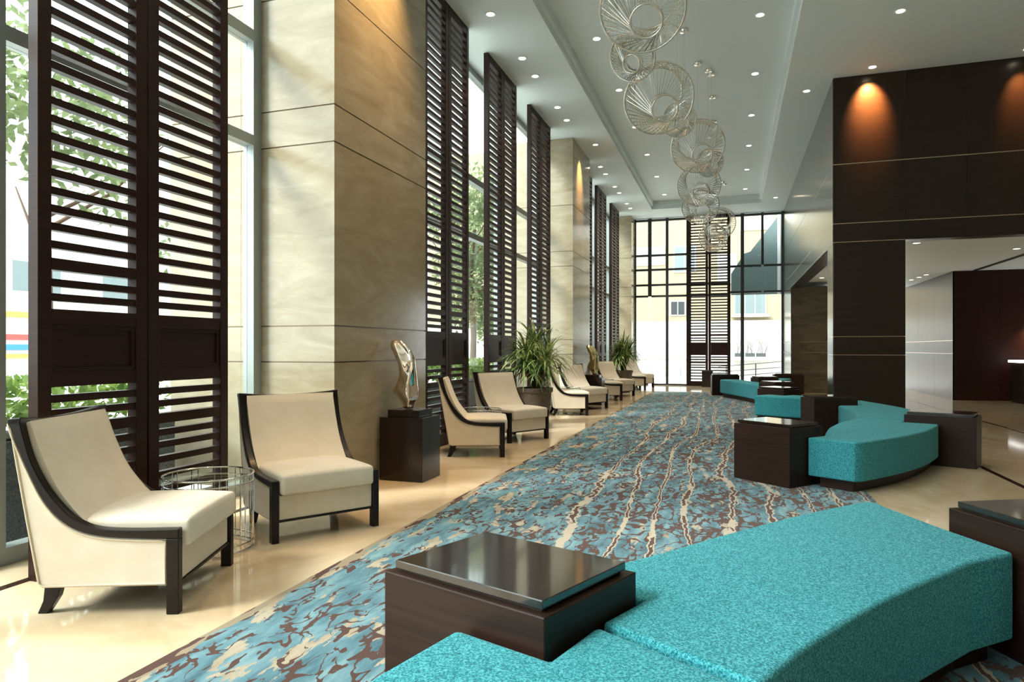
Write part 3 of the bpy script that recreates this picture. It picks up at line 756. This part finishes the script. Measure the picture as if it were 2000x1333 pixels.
# ------------------------------------------------------------------ reception desk
t = thing('reception_desk', 'dark reception desk with a bright white counter top at the right edge', 'desk', (7.3, 18.35, 0))
MB().box(-1.05, 1.6, -.3, .3, 0, .93).build('body', 'wall_wood', t)
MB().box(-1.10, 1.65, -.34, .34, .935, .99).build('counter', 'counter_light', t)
t = thing('linear_pendant', 'thin white linear pendant lamp over the reception desk', 'lamp', (7.9, 18.45, 1.90))
MB().box(-1.02, 1.0, -.05, .05, 0, .05).build('housing', 'counter_light', t)
for x in (-.7, .7): MB().tube([(x, 0, .05), (x, 0, 3.148 - 1.90)], .004, 5).build('cable', 'chrome', t)
d = bpy.data.lights.new('desk_glow', 'SPOT'); d.energy = 60; d.spot_size = 1.9; d.spot_blend = .9; d.color = (1, .6, .32); d.shadow_soft_size = .05
o = bpy.data.objects.new('desk_glow', d); COL.objects.link(o); o.parent = t; o.location = (-1.05, .2, .0); o.rotation_euler = (.45, 0, 0)

# ------------------------------------------------------------------ outdoors
struct(MB().box(-60, 40, -30, 80, -.25, -.13).build('ground_outside', 'pavement'))
def leaf_cloud(m, c, rx, ry, rz, n, s, R):
    for _ in range(n):
        d = Vector((R.gauss(0, 1), R.gauss(0, 1), R.gauss(0, 1))).normalized() * (R.random() ** .4)
        p = Vector((c[0] + d.x * rx, c[1] + d.y * ry, c[2] + d.z * rz))
        a = Vector((R.gauss(0, 1), R.gauss(0, 1), R.gauss(0, 1))).normalized(); b = a.orthogonal().normalized()
        m.quad(p - a * s, p - b * s * .45, p + a * s, p + b * s * .45)
R = random.Random(5)
for y0, y1, lab in ((.5, 4.75, 'dark granite planter wall outside the nearest screen'), (7.0, 13.9, 'dark granite planter wall outside between the stone columns'), (16.0, 22.7, 'dark granite planter wall outside the far left screens')):
    t = thing('granite_planter', lab, 'planter', (-5.0, (y0 + y1) / 2, -.13)); L = (y1 - y0) / 2
    MB().box(-.28, .28, -L, L, 0, .74).build('wall', 'granite', t); MB().box(-.24, .24, -L + .04, L - .04, .741, .76).build('soil', 'soil', t)
    h_ = thing('hedge', 'clipped bright green hedge in the ' + lab[5:], 'hedge', (-5.0, (y0 + y1) / 2, .63))
    m = MB()
    for k in range(int(1100 * L)):
        p = Vector((R.uniform(-.27, .27), R.uniform(-L, L), R.uniform(.06, .42)))
        a = Vector((R.gauss(0, 1), R.gauss(0, 1), R.gauss(0, 1))).normalized(); b = a.orthogonal().normalized(); s = .045
        m.quad(p - a * s, p - b * s * .5, p + a * s, p + b * s * .5)
    m.build('foliage', 'hedge', h_)['kind'] = 'stuff'
for i, (x, y, hh, lab) in enumerate([(-8.5, 6.3, 5.2, 'street tree seen through the nearest screen, left trunk'), (-8.0, 10.1, 4.6, 'slender street tree seen through the nearest screen, right of the other'),
                                     (-7.0, 17.6, 5.6, 'green tree filling the gap right of the second louvred screen'), (-8.5, 24.0, 6.0, 'pale green tree behind the gap between the left screens'), (-9.5, 14.0, 6.0, 'street tree behind the second louvred screen')]):
    R = random.Random(20 + i)
    t = thing('street_tree', lab, 'tree', (x, y, -.13), 0, 'trees outside')
    sp = spline([(0, 0, 0), (.08, .05, hh * .3), (-.05, .15, hh * .6), (.1, .1, hh * .85)], 5)
    MB().tube(sp, .11, 8, taper=[1 - .6 * k / (len(sp) - 1) for k in range(len(sp))]).build('trunk', 'bark', t, smooth=True)
    for k in range(6):
        a = R.uniform(0, 6.28); z = hh * R.uniform(.45, .8); L = R.uniform(.8, 1.5)
        MB().tube([(0, .1, z), (L * .5 * math.cos(a), .1 + L * .5 * math.sin(a), z + .35 * L), (L * math.cos(a), .1 + L * math.sin(a), z + .9 * L)], .03, 5, taper=[1, .7, .3]).build('branch', 'bark', t)
    m = MB()
    for k in range(12):
        leaf_cloud(m, (R.uniform(-1.1, 1.1), R.uniform(-1.1, 1.1), hh * R.uniform(.62, 1.05)), .7, .7, .6, 130 if i < 2 else 240, .085, R)
    if 2 <= i <= 3: 
        for k in range(10): leaf_cloud(m, (R.uniform(-.8, .8), R.uniform(-.8, .8), hh * R.uniform(.3, .7)), .6, .6, .6, 200, .085, R)
    m.build('crown', 'tree_leaf', t)['kind'] = 'stuff'
# shop across the street (left)
t = thing('shop_building', 'pale building across the street with orange, red and blue bands', 'building', (-27, 18, -.13))
MB().box(-3, 0, -34, 60, 0, 9.5).build('wall', 'white_wall', t)
for z, hh, mm in ((2.75, .22, 'orange'), (1.85, .22, 'red'), (1.45, .22, 'sign_blue'), (1.1, .16, 'yellow')):
    MB().box(0, .06, -34, 60, z - hh / 2, z + hh / 2).build('band', mm, t)
for y in range(-30, 58, 4):
    f = MB().box(.0, .05, y - 1.1, y + 1.1, 3.6, 5.0).build('window', 'white_frame', t); MB().box(.05, .07, y - 1.0, y + 1.0, 3.7, 4.9).build('pane', 'blue_glass', f)
# building beyond the far windows
t = thing('cream_building', 'cream building behind the far windows with a white lower wall', 'building', (0, 34, -.13))
MB().box(-16, 8, 0, 4, 2.75, 12).build('wall', 'cream_wall', t); MB().box(-16, 8, -.12, 4, 0, 2.75).build('lower_wall', 'white_wall', t)
MB().box(-16, 8, -.18, -.125, .86, 1.66).build('band', 'grey_wall', t)
for x0, x1, z0, z1, mm, nx in ((.14, 1.52, 3.08, 3.98, 'blue_glass', 3), (-2.87, -2.18, 3.07, 3.71, 'dark_glass', 2), (-4.6, -3.2, 5.6, 6.4, 'grey_wall', 2), (-2.7, -1.7, 5.2, 6.4, 'blue_glass', 2), (.45, 1.9, 7.1, 7.9, 'white_frame', 3), (-.6, .2, 4.6, 5.9, 'grey_wall', 1)):
    f = MB().box(x0 - .05, x1 + .05, -.05, 0, z0 - .05, z1 + .05).build('window', 'white_frame', t); wd = (x1 - x0) / nx
    for k in range(nx): MB().box(x0 + k * wd + .02, x0 + (k + 1) * wd - .02, -.07, -.052, z0, z1).build('pane', mm, f)
MB().box(0, 1.7, -.8, -.19, .85, 1.005).build('ledge', 'white_wall', t)
MB().box(.0, 1.7, -.3, -.0, 2.9, 3.0).build('window_sill', 'white_wall', t)
t = thing('sloping_slab', 'grey green sloping wall of the stair just outside the far right window', 'wall', (0, 24.9, 0))
MB().profy([(-.02, 3.16), (-.02, 3.9), (.42, 4.60), (.62, 4.66), (1.62, 5.98), (2.4, 5.98), (2.4, 3.16)], 0, .25).build('slab', 'slab', t)
MB().box(1.50, 1.60, -.04, 0, 3.16, 5.9).build('edge_post', 'white_frame', t)
t = thing('ramp_railing', 'thin metal ramp railing outside the far right window', 'railing', (0, 28, -.13))
for x in (-.2, .9, 2.3): MB().box(x - .02, x + .02, -.02, .02, 0, .72 + .09 * x).build('post', 'alu_dark', t)
for z in (.72, .50, .30): MB().tube([(-.5, 0, z - .045), (2.4, 0, z + .22)], .014, 5).build('rail', 'alu_dark', t)
t = thing('low_railing', 'thin metal railing outside the far left window', 'railing', (-2.9, 27, -.13))
for x in (-1.2, -.1, 1.0): MB().box(x - .015, x + .015, -.02, .02, 0, .62).build('post', 'alu', t)
for z in (.62, .35): MB().tube([(-1.6, 0, z), (1.4, 0, z)], .013, 5).build('rail', 'alu', t)
for i, x in enumerate((.35, .82, 1.30)):
    o = thing('planter_box', ['left', 'middle', 'right'][i] + ' one of three small dark planter boxes with bare twigs outside', 'planter', (x, 33.4, .88), 0, 'planter boxes with twigs')
    MB().box(-.21, .21, -.1, .1, 0, .17).build('box', 'granite', o)
    m = MB(); R = random.Random(i)
    for k in range(6):
        a = R.uniform(-.18, .18); m.tube([(a, 0, .17), (a + R.uniform(-.1, .1), 0, .45), (a + R.uniform(-.2, .2), 0, .75)], .008, 4)
    m.build('twigs', 'bark', o)['kind'] = 'stuff'
